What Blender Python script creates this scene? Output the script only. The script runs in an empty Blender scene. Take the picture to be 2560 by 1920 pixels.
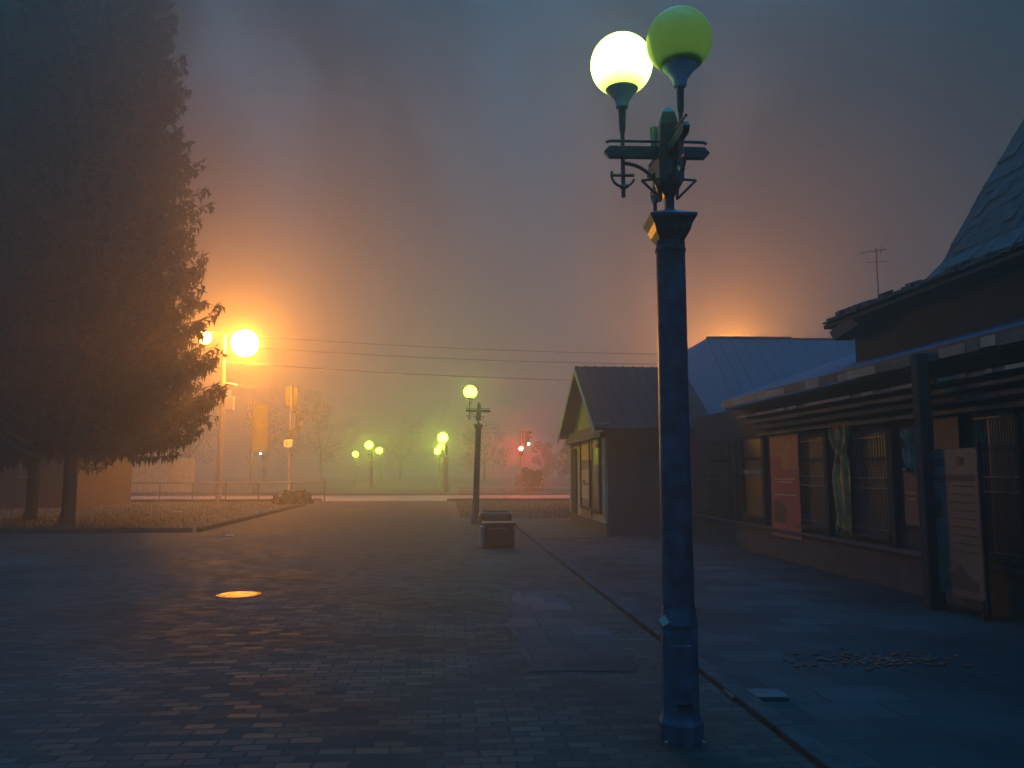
import bpy, math, random
from mathutils import Vector, Matrix
R = math.radians
random.seed(7)
scene = bpy.context.scene
col = scene.collection

# ---------------------------------------------------------------- camera
F = 2010.0; PITCH = math.atan(220/2010.0); CAMZ = 1.6
cam = bpy.data.cameras.new("camera"); cam_o = bpy.data.objects.new("camera", cam)
col.objects.link(cam_o); scene.camera = cam_o
cam.sensor_width = 36; cam.lens = 36*F/2560.0
cam.clip_start = 0.05; cam.clip_end = 2000
cam_o.location = (0, 0, CAMZ)
cam_o.rotation_euler = (math.pi/2 + PITCH, 0, 0)

# ---------------------------------------------------------------- world
world = bpy.data.worlds.new("World"); scene.world = world; world.use_nodes = True
wn = world.node_tree.nodes; wl = world.node_tree.links; wn.clear()
wo = wn.new("ShaderNodeOutputWorld"); bg = wn.new("ShaderNodeBackground")
sky = wn.new("ShaderNodeTexSky"); sky.sky_type = 'NISHITA'; sky.sun_disc = False
sky.sun_elevation = R(-4); sky.sun_rotation = R(160); sky.altitude = 0
OFFS = 1.1
tc = wn.new("ShaderNodeTexCoord"); sep = wn.new("ShaderNodeSeparateXYZ"); wl.new(tc.outputs['Generated'], sep.inputs[0])
def noise(scale, detail, dist, vec):
    z = wn.new("ShaderNodeTexNoise"); z.inputs['Scale'].default_value = scale; z.inputs['Detail'].default_value = detail
    z.inputs['Roughness'].default_value = .5; z.inputs['Distortion'].default_value = dist; wl.new(vec, z.inputs['Vector']); return z.outputs['Fac']
def wramp(fac, stops):
    r = wn.new("ShaderNodeValToRGB"); e = r.color_ramp.elements
    e[0].position, e[0].color = stops[0][0], (*stops[0][1], 1); e[1].position, e[1].color = stops[-1][0], (*stops[-1][1], 1)
    for p, c in stops[1:-1]: x = e.new(p); x.color = (*c, 1)
    wl.new(fac, r.inputs['Fac']); return r.outputs['Color']
def wmix(mode, fac, a, b):
    m = wn.new("ShaderNodeMixRGB"); m.blend_type = mode
    if isinstance(fac, float): m.inputs[0].default_value = fac
    else: wl.new(fac, m.inputs[0])
    for i, v in ((1, a), (2, b)):
        if isinstance(v, tuple): m.inputs[i].default_value = (*v, 1)
        else: wl.new(v, m.inputs[i])
    return m.outputs['Color']
mp = wn.new("ShaderNodeMapping"); mp.inputs['Rotation'].default_value = (0, R(35), 0); mp.inputs['Scale'].default_value = (1.0, 1.0, .55); mp.inputs['Location'].default_value = (OFFS, .3, .2)
wl.new(tc.outputs['Generated'], mp.inputs['Vector'])
smoke = noise(2.6, 7, .5, mp.outputs['Vector']); tint = noise(1.5, 3, .3, mp.outputs['Vector'])
cool = wramp(sep.outputs['Z'], [(0, (.03, .05, .07)), (.25, (.020, .036, .058)), (.56, (.012, .034, .062)), (1, (.10, 1.95, 4.3))])  # zenith stop: strong blue added overhead, out of view, as fill light
warm = wramp(sep.outputs['Z'], [(0, (.16, .08, .035)), (.3, (.075, .034, .020)), (.56, (.028, .027, .034)), (1, (.10, 1.95, 4.3))])  # same added blue fill at the unseen zenith
ahead = wramp(sep.outputs['Y'], [(.0, (0, 0, 0)), (.75, (1, 1, 1))])
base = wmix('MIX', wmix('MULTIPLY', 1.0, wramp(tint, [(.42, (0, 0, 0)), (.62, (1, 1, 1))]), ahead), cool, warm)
base = wmix('MULTIPLY', 1.0, base, wramp(sep.outputs['Y'], [(-0.0, (.55, .7, .8)), (.5, (1, 1, 1))]))
base = wmix('MULTIPLY', 1.0, base, wramp(smoke, [(.36, (.03, .03, .03)), (.5, (.42, .42, .42)), (.62, (2.2, 2.1, 2.0))]))
sky_dim = wmix('MULTIPLY', 1.0, sky.outputs['Color'], (.1, .1, .1))
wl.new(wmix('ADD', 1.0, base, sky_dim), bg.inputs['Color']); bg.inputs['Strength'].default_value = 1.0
wl.new(bg.outputs['Background'], wo.inputs['Surface'])

scene.view_settings.view_transform = 'Standard'; scene.view_settings.look = 'None'
scene.view_settings.exposure = -.2; scene.view_settings.gamma = 1
cy = scene.cycles
cy.use_denoising = True; cy.volume_bounces = 1; cy.max_bounces = 5; cy.diffuse_bounces = 3; cy.glossy_bounces = 2
cy.use_light_tree = True; cy.sample_clamp_indirect = 4
HAZE = .0108; HAZE_G = .70

# ---------------------------------------------------------------- projection helpers (photo pixel + depth -> world)
CP, SP = math.cos(PITCH), math.sin(PITCH)
PHI = R(4.66)                              # the street runs this far left of the view axis
CPH, SPH = math.cos(PHI), math.sin(PHI)
def ray(px, py):
    a = (px-1280)/F; b = (960-py)/F
    return Vector((a, CP-b*SP, SP+b*CP))
def at(px, py, Y):
    d = ray(px, py); k = Y/d.y
    return Vector((d.x*k, Y, CAMZ+d.z*k))
def gnd(px, py, z=0):
    d = ray(px, py); k = (z-CAMZ)/d.z
    return Vector((d.x*k, d.y*k, z))
def to_st(v): return (v.x*CPH+v.y*SPH, -v.x*SPH+v.y*CPH)     # world -> street frame (t right, s along)
def to_xy(t, s): return (t*CPH-s*SPH, t*SPH+s*CPH)
def wall(px, py, T):                        # hit on the vertical plane t = T -> (s, z)
    d = ray(px, py); k = T/(d.x*CPH+d.y*SPH)
    return (-d.x*SPH+d.y*CPH)*k, CAMZ+d.z*k

# ---------------------------------------------------------------- materials
def mat(name, c, rough=.7, var=.25, scale=6, bump=.0, metal=0, c2=None, spec=.4, emis=None, coord='Object', stretch=(1,1,1), detail=5):
    m = bpy.data.materials.new(name); m.use_nodes = True
    n = m.node_tree.nodes; l = m.node_tree.links; p = n['Principled BSDF']
    p.inputs['Roughness'].default_value = rough; p.inputs['Metallic'].default_value = metal
    p.inputs['Specular IOR Level'].default_value = spec
    t = n.new("ShaderNodeTexCoord"); mp = n.new("ShaderNodeMapping"); mp.inputs['Scale'].default_value = stretch
    l.new(t.outputs[coord], mp.inputs['Vector'])
    z = n.new("ShaderNodeTexNoise"); z.inputs['Scale'].default_value = scale; z.inputs['Detail'].default_value = detail
    l.new(mp.outputs['Vector'], z.inputs['Vector'])
    cr = n.new("ShaderNodeValToRGB")
    c2 = c2 or tuple(x*(1-var) for x in c); ca = tuple(min(1, x*(1+var*.5)) for x in c)
    cr.color_ramp.elements[0].position = .32; cr.color_ramp.elements[0].color = (*c2, 1)
    cr.color_ramp.elements[1].position = .68; cr.color_ramp.elements[1].color = (*ca, 1)
    l.new(z.outputs['Fac'], cr.inputs['Fac']); l.new(cr.outputs['Color'], p.inputs['Base Color'])
    if bump:
        bp = n.new("ShaderNodeBump"); bp.inputs['Strength'].default_value = bump; bp.inputs['Distance'].default_value = .02
        l.new(z.outputs['Fac'], bp.inputs['Height']); l.new(bp.outputs['Normal'], p.inputs['Normal'])
    if emis:
        p.inputs['Emission Color'].default_value = (*emis[:3], 1); p.inputs['Emission Strength'].default_value = emis[3]
    return m
def lamp_mat(name, c, s):
    m = bpy.data.materials.new(name); m.use_nodes = True
    n = m.node_tree.nodes; n.clear(); o = n.new("ShaderNodeOutputMaterial"); e = n.new("ShaderNodeEmission")
    e.inputs['Color'].default_value = (*c, 1); e.inputs['Strength'].default_value = s
    m.node_tree.links.new(e.outputs[0], o.inputs['Surface']); return m

M = {}
M['blue_iron'] = mat('blue_painted_iron', (.013, .10, .145), .38, .35, 9, .3, c2=(.010, .045, .065))  # blue paint, its colour lifted to include the haze's blue veil
M['cup'] = mat('pale_cup_plastic', (.34, .60, .95), .6, .15, 8)
M['glass_off'] = mat('opal_globe_unlit', (.44, .47, .24), .25, .08, 3, spec=.5)
_n = M['glass_off'].node_tree.nodes; _l = M['glass_off'].node_tree.links
_t = _n.new('ShaderNodeBsdfTranslucent'); _t.inputs['Color'].default_value = (.52, .58, .27, 1); _x = _n.new('ShaderNodeMixShader'); _x.inputs[0].default_value = .72
_l.new(_n['Principled BSDF'].outputs[0], _x.inputs[1]); _l.new(_t.outputs[0], _x.inputs[2]); _l.new(_x.outputs[0], _n['Material Output'].inputs['Surface'])
M['dark_iron'] = mat('dark_iron', (.02, .024, .03), .5, .3, 10, .1)
M['galv'] = mat('galvanised_steel', (.16, .16, .16), .5, .2, 6, .05, metal=.3)
M['loose'] = mat('loose_slab_stone', (.06, .068, .08), .9, .3, 7, .2)
M['concrete'] = mat('concrete', (.30, .29, .27), .85, .3, 9, .3)
M['kerbstone'] = mat('kerbstone', (.045, .047, .052), .95, .35, 7, .3, spec=.1)
M['needles'] = mat('spruce_needles', (.014, .038, .040), .85, .4, 2, c2=(.010, .022, .02))
M['bark'] = mat('spruce_bark', (.06, .045, .035), .9, .4, 5, .6, stretch=(1,1,.3))
M['leaf'] = mat('far_leaves', (.06, .065, .035), .85, .4, 1)
M['roofmetal'] = mat('blue_roof_metal', (.012, .034, .085), .7, .25, 1.2, .1, stretch=(1, .3, 1))
M['roofdark'] = mat('dark_roof_sheet', (.012, .017, .028), .85, .3, 2, .1, spec=.08)
M['shingle'] = mat('weathered_shingle', (.022, .050, .062), .85, .45, 6, .5, c2=(.012, .028, .036))
M['plaster'] = mat('dirty_plaster', (.012, .026, .042), .9, .35, 2.2, .2)  # blue cast of the haze veil mixed into the plaster colour
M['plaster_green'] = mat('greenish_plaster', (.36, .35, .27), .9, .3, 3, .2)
M['gable'] = mat('green_board_gable', (.26, .32, .16), .8, .35, 4, .2, stretch=(6, 6, .6))
M['plinth'] = mat('reddish_plinth', (.06, .05, .06), .9, .35, 4, .3)
M['shade_blue'] = mat('shade_blue_wall', (.022, .040, .068), .9, .35, 2.2, .2)  # blue shadow tint put into the side wall's colour
M['log'] = mat('dark_log_wall', (.014, .024, .038), .85, .45, 3, .5, stretch=(1, 1, 6))  # log colour tinted with the bluish haze veil
M['fascia'] = mat('peeling_fascia', (.28, .25, .20), .8, .5, 1.6, .2, c2=(.13, .11, .10))
M['ledge'] = mat('grey_cornice', (.085, .085, .09), .8, .5, 2.2, .2, c2=(.045, .048, .055))
M['frame'] = mat('dark_window_frame', (.012, .018, .028), .9, .3, 6)
M['paleframe'] = mat('pale_window_frame', (.22, .21, .17), .6, .3, 6)
M['pane'] = mat('dark_glass', (.012, .015, .02), .38, .2, 2, spec=.6)
M['bar'] = mat('grille_bar', (.09, .10, .12), .45, .3, 6)
M['red'] = mat('faded_red_print', (.34, .05, .055), .7, .35, 3.5, c2=(.26, .045, .05))
M['redor'] = mat('orange_red_print', (.45, .15, .07), .7, .3, 4)
M['ochre'] = mat('ochre_cloth', (.55, .26, .07), .85, .3, 5, .3, c2=(.30, .15, .06))
M['palecloth'] = mat('pale_cloth', (.30, .25, .22), .85, .3, 6, .2)
M['board'] = mat('notice_board_face', (.09, .082, .078), .6, .2, 4)
M['ink'] = mat('dark_print', (.035, .035, .04), .7, .2, 8)
M['brownposter'] = mat('brown_poster', (.17, .085, .06), .75, .3, 4)
M['poster_y'] = mat('amber_poster', (.62, .40, .13), .7, .15, 5)
M['poster_p'] = mat('buff_poster', (.48, .36, .27), .7, .15, 6)
M['poster_g'] = mat('grey_poster', (.19, .15, .15), .7, .2, 6)
M['paper'] = mat('dirty_white_paper', (.72, .62, .56), .8, .25, 30, .2)
M['white'] = mat('white_plate', (.72, .68, .60), .6, .1, 4)
M['banner'] = mat('yellow_green_banner', (.24, .24, .07), .8, .15, 1.5)
M['banner2'] = mat('banner_print', (.35, .30, .08), .8, .25, 3)
M['blackplastic'] = mat('signal_housing', (.03, .032, .03), .6, .2, 6)
M['manhole'] = mat('worn_iron_cover', (.20, .17, .15), .34, .3, 22, .5, metal=.8)
M['manholedark'] = mat('iron_cover_rim', (.06, .055, .05), .45, .2, 14, .3, metal=.6)
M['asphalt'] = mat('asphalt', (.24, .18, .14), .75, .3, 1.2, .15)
M['soil'] = mat('soil_and_dead_grass', (.055, .045, .032), .95, .45, 1.4, .8, c2=(.03, .028, .02))
M['patch'] = mat('concrete_slab_patch', (.06, .066, .075), .75, .25, 2.5, .2)
M['rubble'] = mat('red_brick_bits', (.26, .055, .035), .85, .4, 12, .4)
M['lens_off'] = mat('dark_lens', (.06, .05, .045), .25, .1, 5)
M['bluewall'] = mat('far_painted_wall', (.05, .028, .03), .85, .3, 1.5)
M['wire'] = mat('black_cable', (.02, .02, .02), .6, .1, 5)
SOD = (1.0, .37, .035)
M['sodium'] = lamp_mat('sodium_lens', SOD, 470)
M['sodium2'] = lamp_mat('sodium_lens_hidden', SOD, 3300)
GRN = (.66, 1.0, .16)
M['globe_near'] = lamp_mat('lit_globe_near', GRN, 8)
_m = M['globe_near']; _n = _m.node_tree.nodes; _l = _m.node_tree.links; _e = [x for x in _n if x.type == 'EMISSION'][0]
_t = _n.new('ShaderNodeTexCoord'); _s = _n.new('ShaderNodeSeparateXYZ'); _l.new(_t.outputs['Generated'], _s.inputs[0])
_r = _n.new('ShaderNodeMapRange'); _r.inputs['From Min'].default_value = .0; _r.inputs['From Max'].default_value = .20; _r.inputs['To Min'].default_value = .5; _r.inputs['To Max'].default_value = 8.5  # glow dimmed toward the neck to imitate the fitting's shade
_l.new(_s.outputs['Z'], _r.inputs['Value']); _l.new(_r.outputs['Result'], _e.inputs['Strength'])
M['globe_mid'] = lamp_mat('lit_globe_mid', (.60, 1.0, .010), 75)
M['globe_far'] = lamp_mat('lit_globe_far', (.56, 1.0, .010), 130)
M['red_lamp'] = lamp_mat('red_signal_lens', (1.0, .04, .015), 3200)
M['green_lamp'] = lamp_mat('green_signal_lens', (.25, 1.0, .62), 120)
M['white_lamp'] = lamp_mat('small_white_lamp', (.85, .85, 1.0), 170)

def setts(name='stone_setts', bw=.205, bh=.105, ca=(.046, .041, .040), cb=(.066, .058, .055), spec=.10, depth=.28):
    m = bpy.data.materials.new(name); m.use_nodes = True
    n = m.node_tree.nodes; l = m.node_tree.links; p = n['Principled BSDF']
    p.inputs['Specular IOR Level'].default_value = spec
    t = n.new("ShaderNodeTexCoord")
    b = n.new("ShaderNodeTexBrick"); b.inputs['Scale'].default_value = 1
    b.inputs['Brick Width'].default_value = bw; b.inputs['Row Height'].default_value = bh
    b.inputs['Mortar Size'].default_value = .011; b.inputs['Mortar Smooth'].default_value = .35; b.inputs['Bias'].default_value = -.1
    b.inputs['Color1'].default_value = (0, 0, 0, 1); b.inputs['Color2'].default_value = (1, 1, 1, 1); b.inputs['Mortar'].default_value = (.1, .1, .1, 1)
    wob = n.new("ShaderNodeTexNoise"); wob.inputs['Scale'].default_value = 1.3
    mx = n.new("ShaderNodeMixRGB"); mx.blend_type = 'LINEAR_LIGHT'; mx.inputs[0].default_value = .035
    l.new(t.outputs['Object'], wob.inputs['Vector']); l.new(t.outputs['Object'], mx.inputs[1]); l.new(wob.outputs['Color'], mx.inputs[2])
    l.new(mx.outputs['Color'], b.inputs['Vector'])
    big = n.new("ShaderNodeTexNoise"); big.inputs['Scale'].default_value = .55; big.inputs['Detail'].default_value = 5
    l.new(t.outputs['Object'], big.inputs['Vector'])
    fine = n.new("ShaderNodeTexNoise"); fine.inputs['Scale'].default_value = 22; fine.inputs['Detail'].default_value = 4
    l.new(t.outputs['Object'], fine.inputs['Vector'])
    cr = n.new("ShaderNodeValToRGB"); cr.color_ramp.elements[0].color = (*ca, 1); cr.color_ramp.elements[1].color = (*cb, 1)
    l.new(b.outputs['Color'], cr.inputs['Fac'])
    m1 = n.new("ShaderNodeMixRGB"); m1.blend_type = 'MULTIPLY'; m1.inputs[0].default_value = 1
    r2 = n.new("ShaderNodeValToRGB"); r2.color_ramp.elements[0].position = .35; r2.color_ramp.elements[1].position = .65
    r2.color_ramp.elements[0].color = (.42, .42, .43, 1); r2.color_ramp.elements[1].color = (1.15, 1.1, 1.05, 1)
    l.new(big.outputs['Fac'], r2.inputs['Fac']); l.new(cr.outputs['Color'], m1.inputs[1]); l.new(r2.outputs['Color'], m1.inputs[2])
    m2 = n.new("ShaderNodeMixRGB"); m2.inputs[2].default_value = (.030, .028, .027, 1)
    l.new(b.outputs['Fac'], m2.inputs[0]); l.new(m1.outputs['Color'], m2.inputs[1]); l.new(m2.outputs['Color'], p.inputs['Base Color'])
    rr = n.new("ShaderNodeMapRange"); rr.inputs['To Min'].default_value = .85; rr.inputs['To Max'].default_value = .58
    l.new(b.outputs['Color'], rr.inputs['Value'])
    ra = n.new("ShaderNodeMath"); ra.operation = 'ADD'; rs = n.new("ShaderNodeMapRange"); rs.inputs['To Min'].default_value = -.12; rs.inputs['To Max'].default_value = .2
    l.new(big.outputs['Fac'], rs.inputs['Value']); l.new(rr.outputs['Result'], ra.inputs[0]); l.new(rs.outputs['Result'], ra.inputs[1])
    l.new(ra.outputs[0], p.inputs['Roughness'])
    h = n.new("ShaderNodeMath"); h.operation = 'SUBTRACT'; h.inputs[0].default_value = 1; l.new(b.outputs['Fac'], h.inputs[1])
    h2 = n.new("ShaderNodeMath"); h2.operation = 'MULTIPLY_ADD'; h2.inputs[1].default_value = .35
    l.new(fine.outputs['Fac'], h2.inputs[0]); l.new(h.outputs[0], h2.inputs[2])
    h3 = n.new("ShaderNodeMath"); h3.operation = 'MULTIPLY_ADD'; h3.inputs[1].default_value = .5
    l.new(b.outputs['Color'], h3.inputs[0]); l.new(h2.outputs[0], h3.inputs[2])
    bp = n.new("ShaderNodeBump"); bp.inputs['Strength'].default_value = depth; bp.inputs['Distance'].default_value = .012
    l.new(h3.outputs[0], bp.inputs['Height']); l.new(bp.outputs['Normal'], p.inputs['Normal'])
    return m
M['setts'] = setts()
M['slabs'] = setts('worn_slabs', .5, .5, (.040, .045, .055), (.052, .056, .066), .12, .3)
M['pathslabs'] = setts('path_slabs', .6, .4, (.024, .030, .040), (.036, .042, .052), .1, .4)

# ---------------------------------------------------------------- mesh builder
class MB:
    def __init__(s): s.v = []; s.f = []; s.mi = []; s.m = 0
    def add(s, vs, fs):
        o = len(s.v); s.v += [tuple(v) for v in vs]; s.f += [tuple(i+o for i in f) for f in fs]; s.mi += [s.m]*len(fs); return s
    def box(s, a, b, rz=0, piv=None):
        x0, y0, z0 = a; x1, y1, z1 = b
        vs = [Vector(p) for p in ((x0,y0,z0),(x1,y0,z0),(x1,y1,z0),(x0,y1,z0),(x0,y0,z1),(x1,y0,z1),(x1,y1,z1),(x0,y1,z1))]
        if rz:
            pv = Vector(piv or ((x0+x1)/2, (y0+y1)/2, 0)); m = Matrix.Rotation(rz, 3, 'Z'); vs = [m@(v-pv)+pv for v in vs]
        return s.add(vs, [(3,2,1,0),(4,5,6,7),(0,1,5,4),(1,2,6,5),(2,3,7,6),(3,0,4,7)])
    def lathe(s, prof, c=(0,0), n=16, phase=0, cap=True):
        vs = []; fs = []
        for r, z in prof:
            for i in range(n):
                a = 2*math.pi*i/n+phase; vs.append((c[0]+r*math.cos(a), c[1]+r*math.sin(a), z))
        for k in range(len(prof)-1):
            for i in range(n):
                j = (i+1) % n; fs.append((k*n+i, k*n+j, (k+1)*n+j, (k+1)*n+i))
        if cap:
            fs.append(tuple(range(n))[::-1]); fs.append(tuple(range((len(prof)-1)*n, len(prof)*n)))
        return s.add(vs, fs)
    def tube(s, pts, r, n=8, cap=True):
        pts = [Vector(p) for p in pts]; vs = []; fs = []
        rs = r if isinstance(r, (list, tuple)) else [r]*len(pts)
        up = None
        for i, p in enumerate(pts):
            d = (pts[min(i+1, len(pts)-1)]-pts[max(i-1, 0)]).normalized()
            if up is None: up = Vector((0,0,1)) if abs(d.z) < .9 else Vector((1,0,0))
            x = d.cross(up).normalized(); y = x.cross(d).normalized(); up = y
            for k in range(n):
                a = 2*math.pi*k/n; vs.append(p+(x*math.cos(a)+y*math.sin(a))*rs[i])
        for i in range(len(pts)-1):
            for k in range(n):
                j = (k+1) % n; fs.append((i*n+k, (i+1)*n+k, (i+1)*n+j, i*n+j))
        if cap: fs.append(tuple(range(n))); fs.append(tuple(range((len(pts)-1)*n, len(pts)*n))[::-1])
        return s.add(vs, fs)
    def prism(s, pts, thick):               # polygon pts (3d) extruded by vector thick
        th = Vector(thick); n = len(pts); p = [Vector(q) for q in pts]
        vs = p+[q+th for q in p]
        fs = [tuple(range(n))[::-1], tuple(range(n, 2*n))]+[(i, (i+1) % n, (i+1) % n+n, i+n) for i in range(n)]
        return s.add(vs, fs)
    def sphere(s, c, r, n=32, m=20, z0=-1, z1=1):
        prof = []
        a0, a1 = math.asin(z0), math.asin(z1)
        for i in range(m+1):
            a = a0+(a1-a0)*i/m; prof.append((max(r*math.cos(a), .0005), c[2]+r*math.sin(a)))
        return s.lathe(prof, (c[0], c[1]), n)
    def build(s, name, mats, parent=None, smooth=False, bevel=0, loc=None, rz=0):
        me = bpy.data.meshes.new(name); me.from_pydata(s.v, [], s.f)
        for m in (mats if isinstance(mats, (list, tuple)) else [mats]): me.materials.append(m)
        if any(s.mi): me.polygons.foreach_set('material_index', s.mi)
        if smooth: me.polygons.foreach_set('use_smooth', [True]*len(me.polygons))
        me.update()
        o = bpy.data.objects.new(name, me); col.objects.link(o)
        if parent: o.parent = parent
        if loc: o.location = loc
        if rz: o.rotation_euler.z = rz
        if bevel:
            b = o.modifiers.new('bevel', 'BEVEL'); b.width = bevel; b.segments = 2; b.limit_method = 'ANGLE'
        if smooth:
            try:
                e = o.modifiers.new('split', 'EDGE_SPLIT'); e.split_angle = R(40)
            except Exception: pass
        return o
def tag(o, label=None, cat=None, group=None, kind=None):
    if label: o['label'] = label
    if cat: o['category'] = cat
    if group: o['group'] = group
    if kind: o['kind'] = kind
    return o
def thing(name, label, cat, loc=(0,0,0), rz=0, group=None):
    o = bpy.data.objects.new(name, None); col.objects.link(o); o.empty_display_size = .2
    o.location = loc; o.rotation_euler = (0, 0, rz); return tag(o, label, cat, group)
def copy_tree(o, parent=None):
    c = o.copy(); col.objects.link(c); c.parent = parent
    for ch in list(o.children): copy_tree(ch, c)
    return c

# ================================================================ SETTING
g = MB(); N = 60
gx = [-260+520*i/N for i in range(N+1)]; gy = [-60+420*i/N for i in range(N+1)]
for j in range(N+1):
    for i in range(N+1): g.v.append((gx[i], gy[j], 0))
for j in range(N):
    for i in range(N):
        k = j*(N+1)+i; g.f.append((k, k+1, k+N+2, k+N+1)); g.mi.append(0)
tag(g.build('ground', M['soil']), kind='structure')

def sheet(name, pts, z, m, rz=PHI):
    """flat sheet; pts in world xy, authored in the street-rotated frame so that textures follow the street"""
    b = MB(); q = []
    for x, y in pts:
        t, s_ = to_st(Vector((x, y, 0))); q.append((t, s_, 0))
    b.add(q, [tuple(range(len(q)))])
    o = b.build(name, m, loc=(0, 0, z), rz=rz); return tag(o, kind='structure')
P = lambda t, s: to_xy(t, s)
lawn_corner = gnd(497, 1330); far_l = gnd(760, 1264)
tl, sl = to_st(lawn_corner); tf, sf = to_st(far_l)
road_near = 45.0
pave = [P(-60, -8), P(2.06, -8), P(2.06, 25.2), P(.2, 26.5), P(.05, road_near), P(tf, road_near), P(tf, sf), P(tl, sl), P(-60, sl-1.2)]
sheet('pavement', pave, .004, M['setts'])
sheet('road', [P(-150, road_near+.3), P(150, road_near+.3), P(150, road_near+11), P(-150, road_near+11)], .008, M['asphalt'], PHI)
sheet('far_pavement', [P(-150, road_near+11.3), P(150, road_near+11.3), P(150, road_near+14.5), P(-150, road_near+14.5)], .1, M['patch'])
# path in front of the shops
sheet('shop_path', [P(2.15, -8), P(6.3, -8), P(6.3, 19.9), P(2.15, 19.9)], .006, M['pathslabs'])
# concrete slab patch on the right, a paler wedge
w = [gnd(1292, 1440), gnd(1500, 1555), gnd(1592, 1655), gnd(1585, 1682), gnd(1330, 1682), gnd(1268, 1560)]
w = [(v.x, v.y) for v in w]
wj = []
_r = random.Random(5)
for (xa, ya), (xb, yb) in zip(w, w[1:]+w[:1]):
    L = math.hypot(xb-xa, yb-ya); n_ = max(2, int(L/.16))
    for i in range(n_): u = i/n_; wj.append((xa+(xb-xa)*u+_r.uniform(-.035, .035), ya+(yb-ya)*u+_r.uniform(-.035, .035)))
sheet('slab_patch', wj, .009, M['slabs'])
def kerb(name, t0, s0, t1, s1, h=.12, wd=.14):
    b = MB(); L = math.hypot(t1-t0, s1-s0); n = max(1, int(L/1.0)); dx, dy = (t1-t0)/L, (s1-s0)/L
    ang = math.atan2(dy, dx)
    for i in range(n):
        a = L*i/n+.006; c = L*(i+1)/n-.006; jz = random.uniform(-.008, .008)
        b.box((a, -wd/2, -.05), (c, wd/2, h+jz))
    x, y = P(t0, s0)
    return tag(b.build(name, M['kerbstone'], loc=(x, y, 0), rz=ang+PHI, bevel=.012), kind='structure')
kerb('kerb_lawn_edge', tl, sl, tf, sf)
kerb('kerb_lawn_front', -45, sl-1.1, tl-.15, sl-.05)
kerb('kerb_shop_path', 2.1, -4, 2.1, 25.0, .05)
kerb('kerb_road_right', .05, road_near+.1, 60, road_near+.1, .14, .16)
kerb('kerb_road_left', -60, road_near+.1, tf, road_near+.1, .14, .16)
kerb('kerb_road_far', -60, road_near+11.15, 60, road_near+11.15, .14, .16)
# sparse grass on the verges, countless blades
def grass(name, poly_fn, n, hmin, hmax):
    b = MB()
    for _ in range(n):
        x, y = poly_fn(); h = random.uniform(hmin, hmax); a = random.uniform(0, 6.28); w_ = .012
        lx, ly = random.uniform(-.05, .05), random.uniform(-.05, .05)
        b.add([(x-math.cos(a)*w_, y-math.sin(a)*w_, 0), (x+math.cos(a)*w_, y+math.sin(a)*w_, 0), (x+lx, y+ly, h)], [(0, 1, 2)])
    return tag(b.build(name, M['leaf']), kind='stuff')
gr1 = grass('grass', lambda: P(random.uniform(-24, tl-.4-(random.random()**2)*2), random.uniform(sl+.1, 44)), 16000, .04, .12)
tag(gr1, 'thin dead grass covering the lawn left of the paved walk', 'grass')
gr2 = grass('grass', lambda: P(random.uniform(.5, 9), random.uniform(27.5, 44)), 9000, .04, .12)
tag(gr2, 'thin dead grass on the verge beyond the gabled kiosk', 'grass')

# manhole covers
def manhole(px, py, r, m, label):
    c = gnd(px, py, .012)
    t = thing('manhole_cover', label, 'manhole cover', (c.x, c.y, .004), 0, 'manhole covers in the paved walk')
    b = MB(); b.lathe([(r*1.22, 0), (r*1.22, .008), (r*1.02, .010), (r*1.02, .004)], n=40, cap=False); b.build('rim', M['manholedark'], t)
    b = MB(); b.lathe([(r, .002), (r, .011), (r*.97, .013)], n=40)
    for i in range(-4, 5):
        for j in range(-4, 5):
            if (i*i+j*j)**.5 < 4.3 and r > .2: b.box((i*r*.2-r*.06, j*r*.2-r*.06, .0125), (i*r*.2+r*.06, j*r*.2+r*.06, .0155))
    b.build('cover', m, t); return t
manhole(597, 1486, .23, M['manhole'], 'worn shiny manhole cover catching the orange lamplight, nearest in the walk')
manhole(882, 1273, .42, M['manholedark'], 'dark manhole cover far along the walk near the road')

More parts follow.
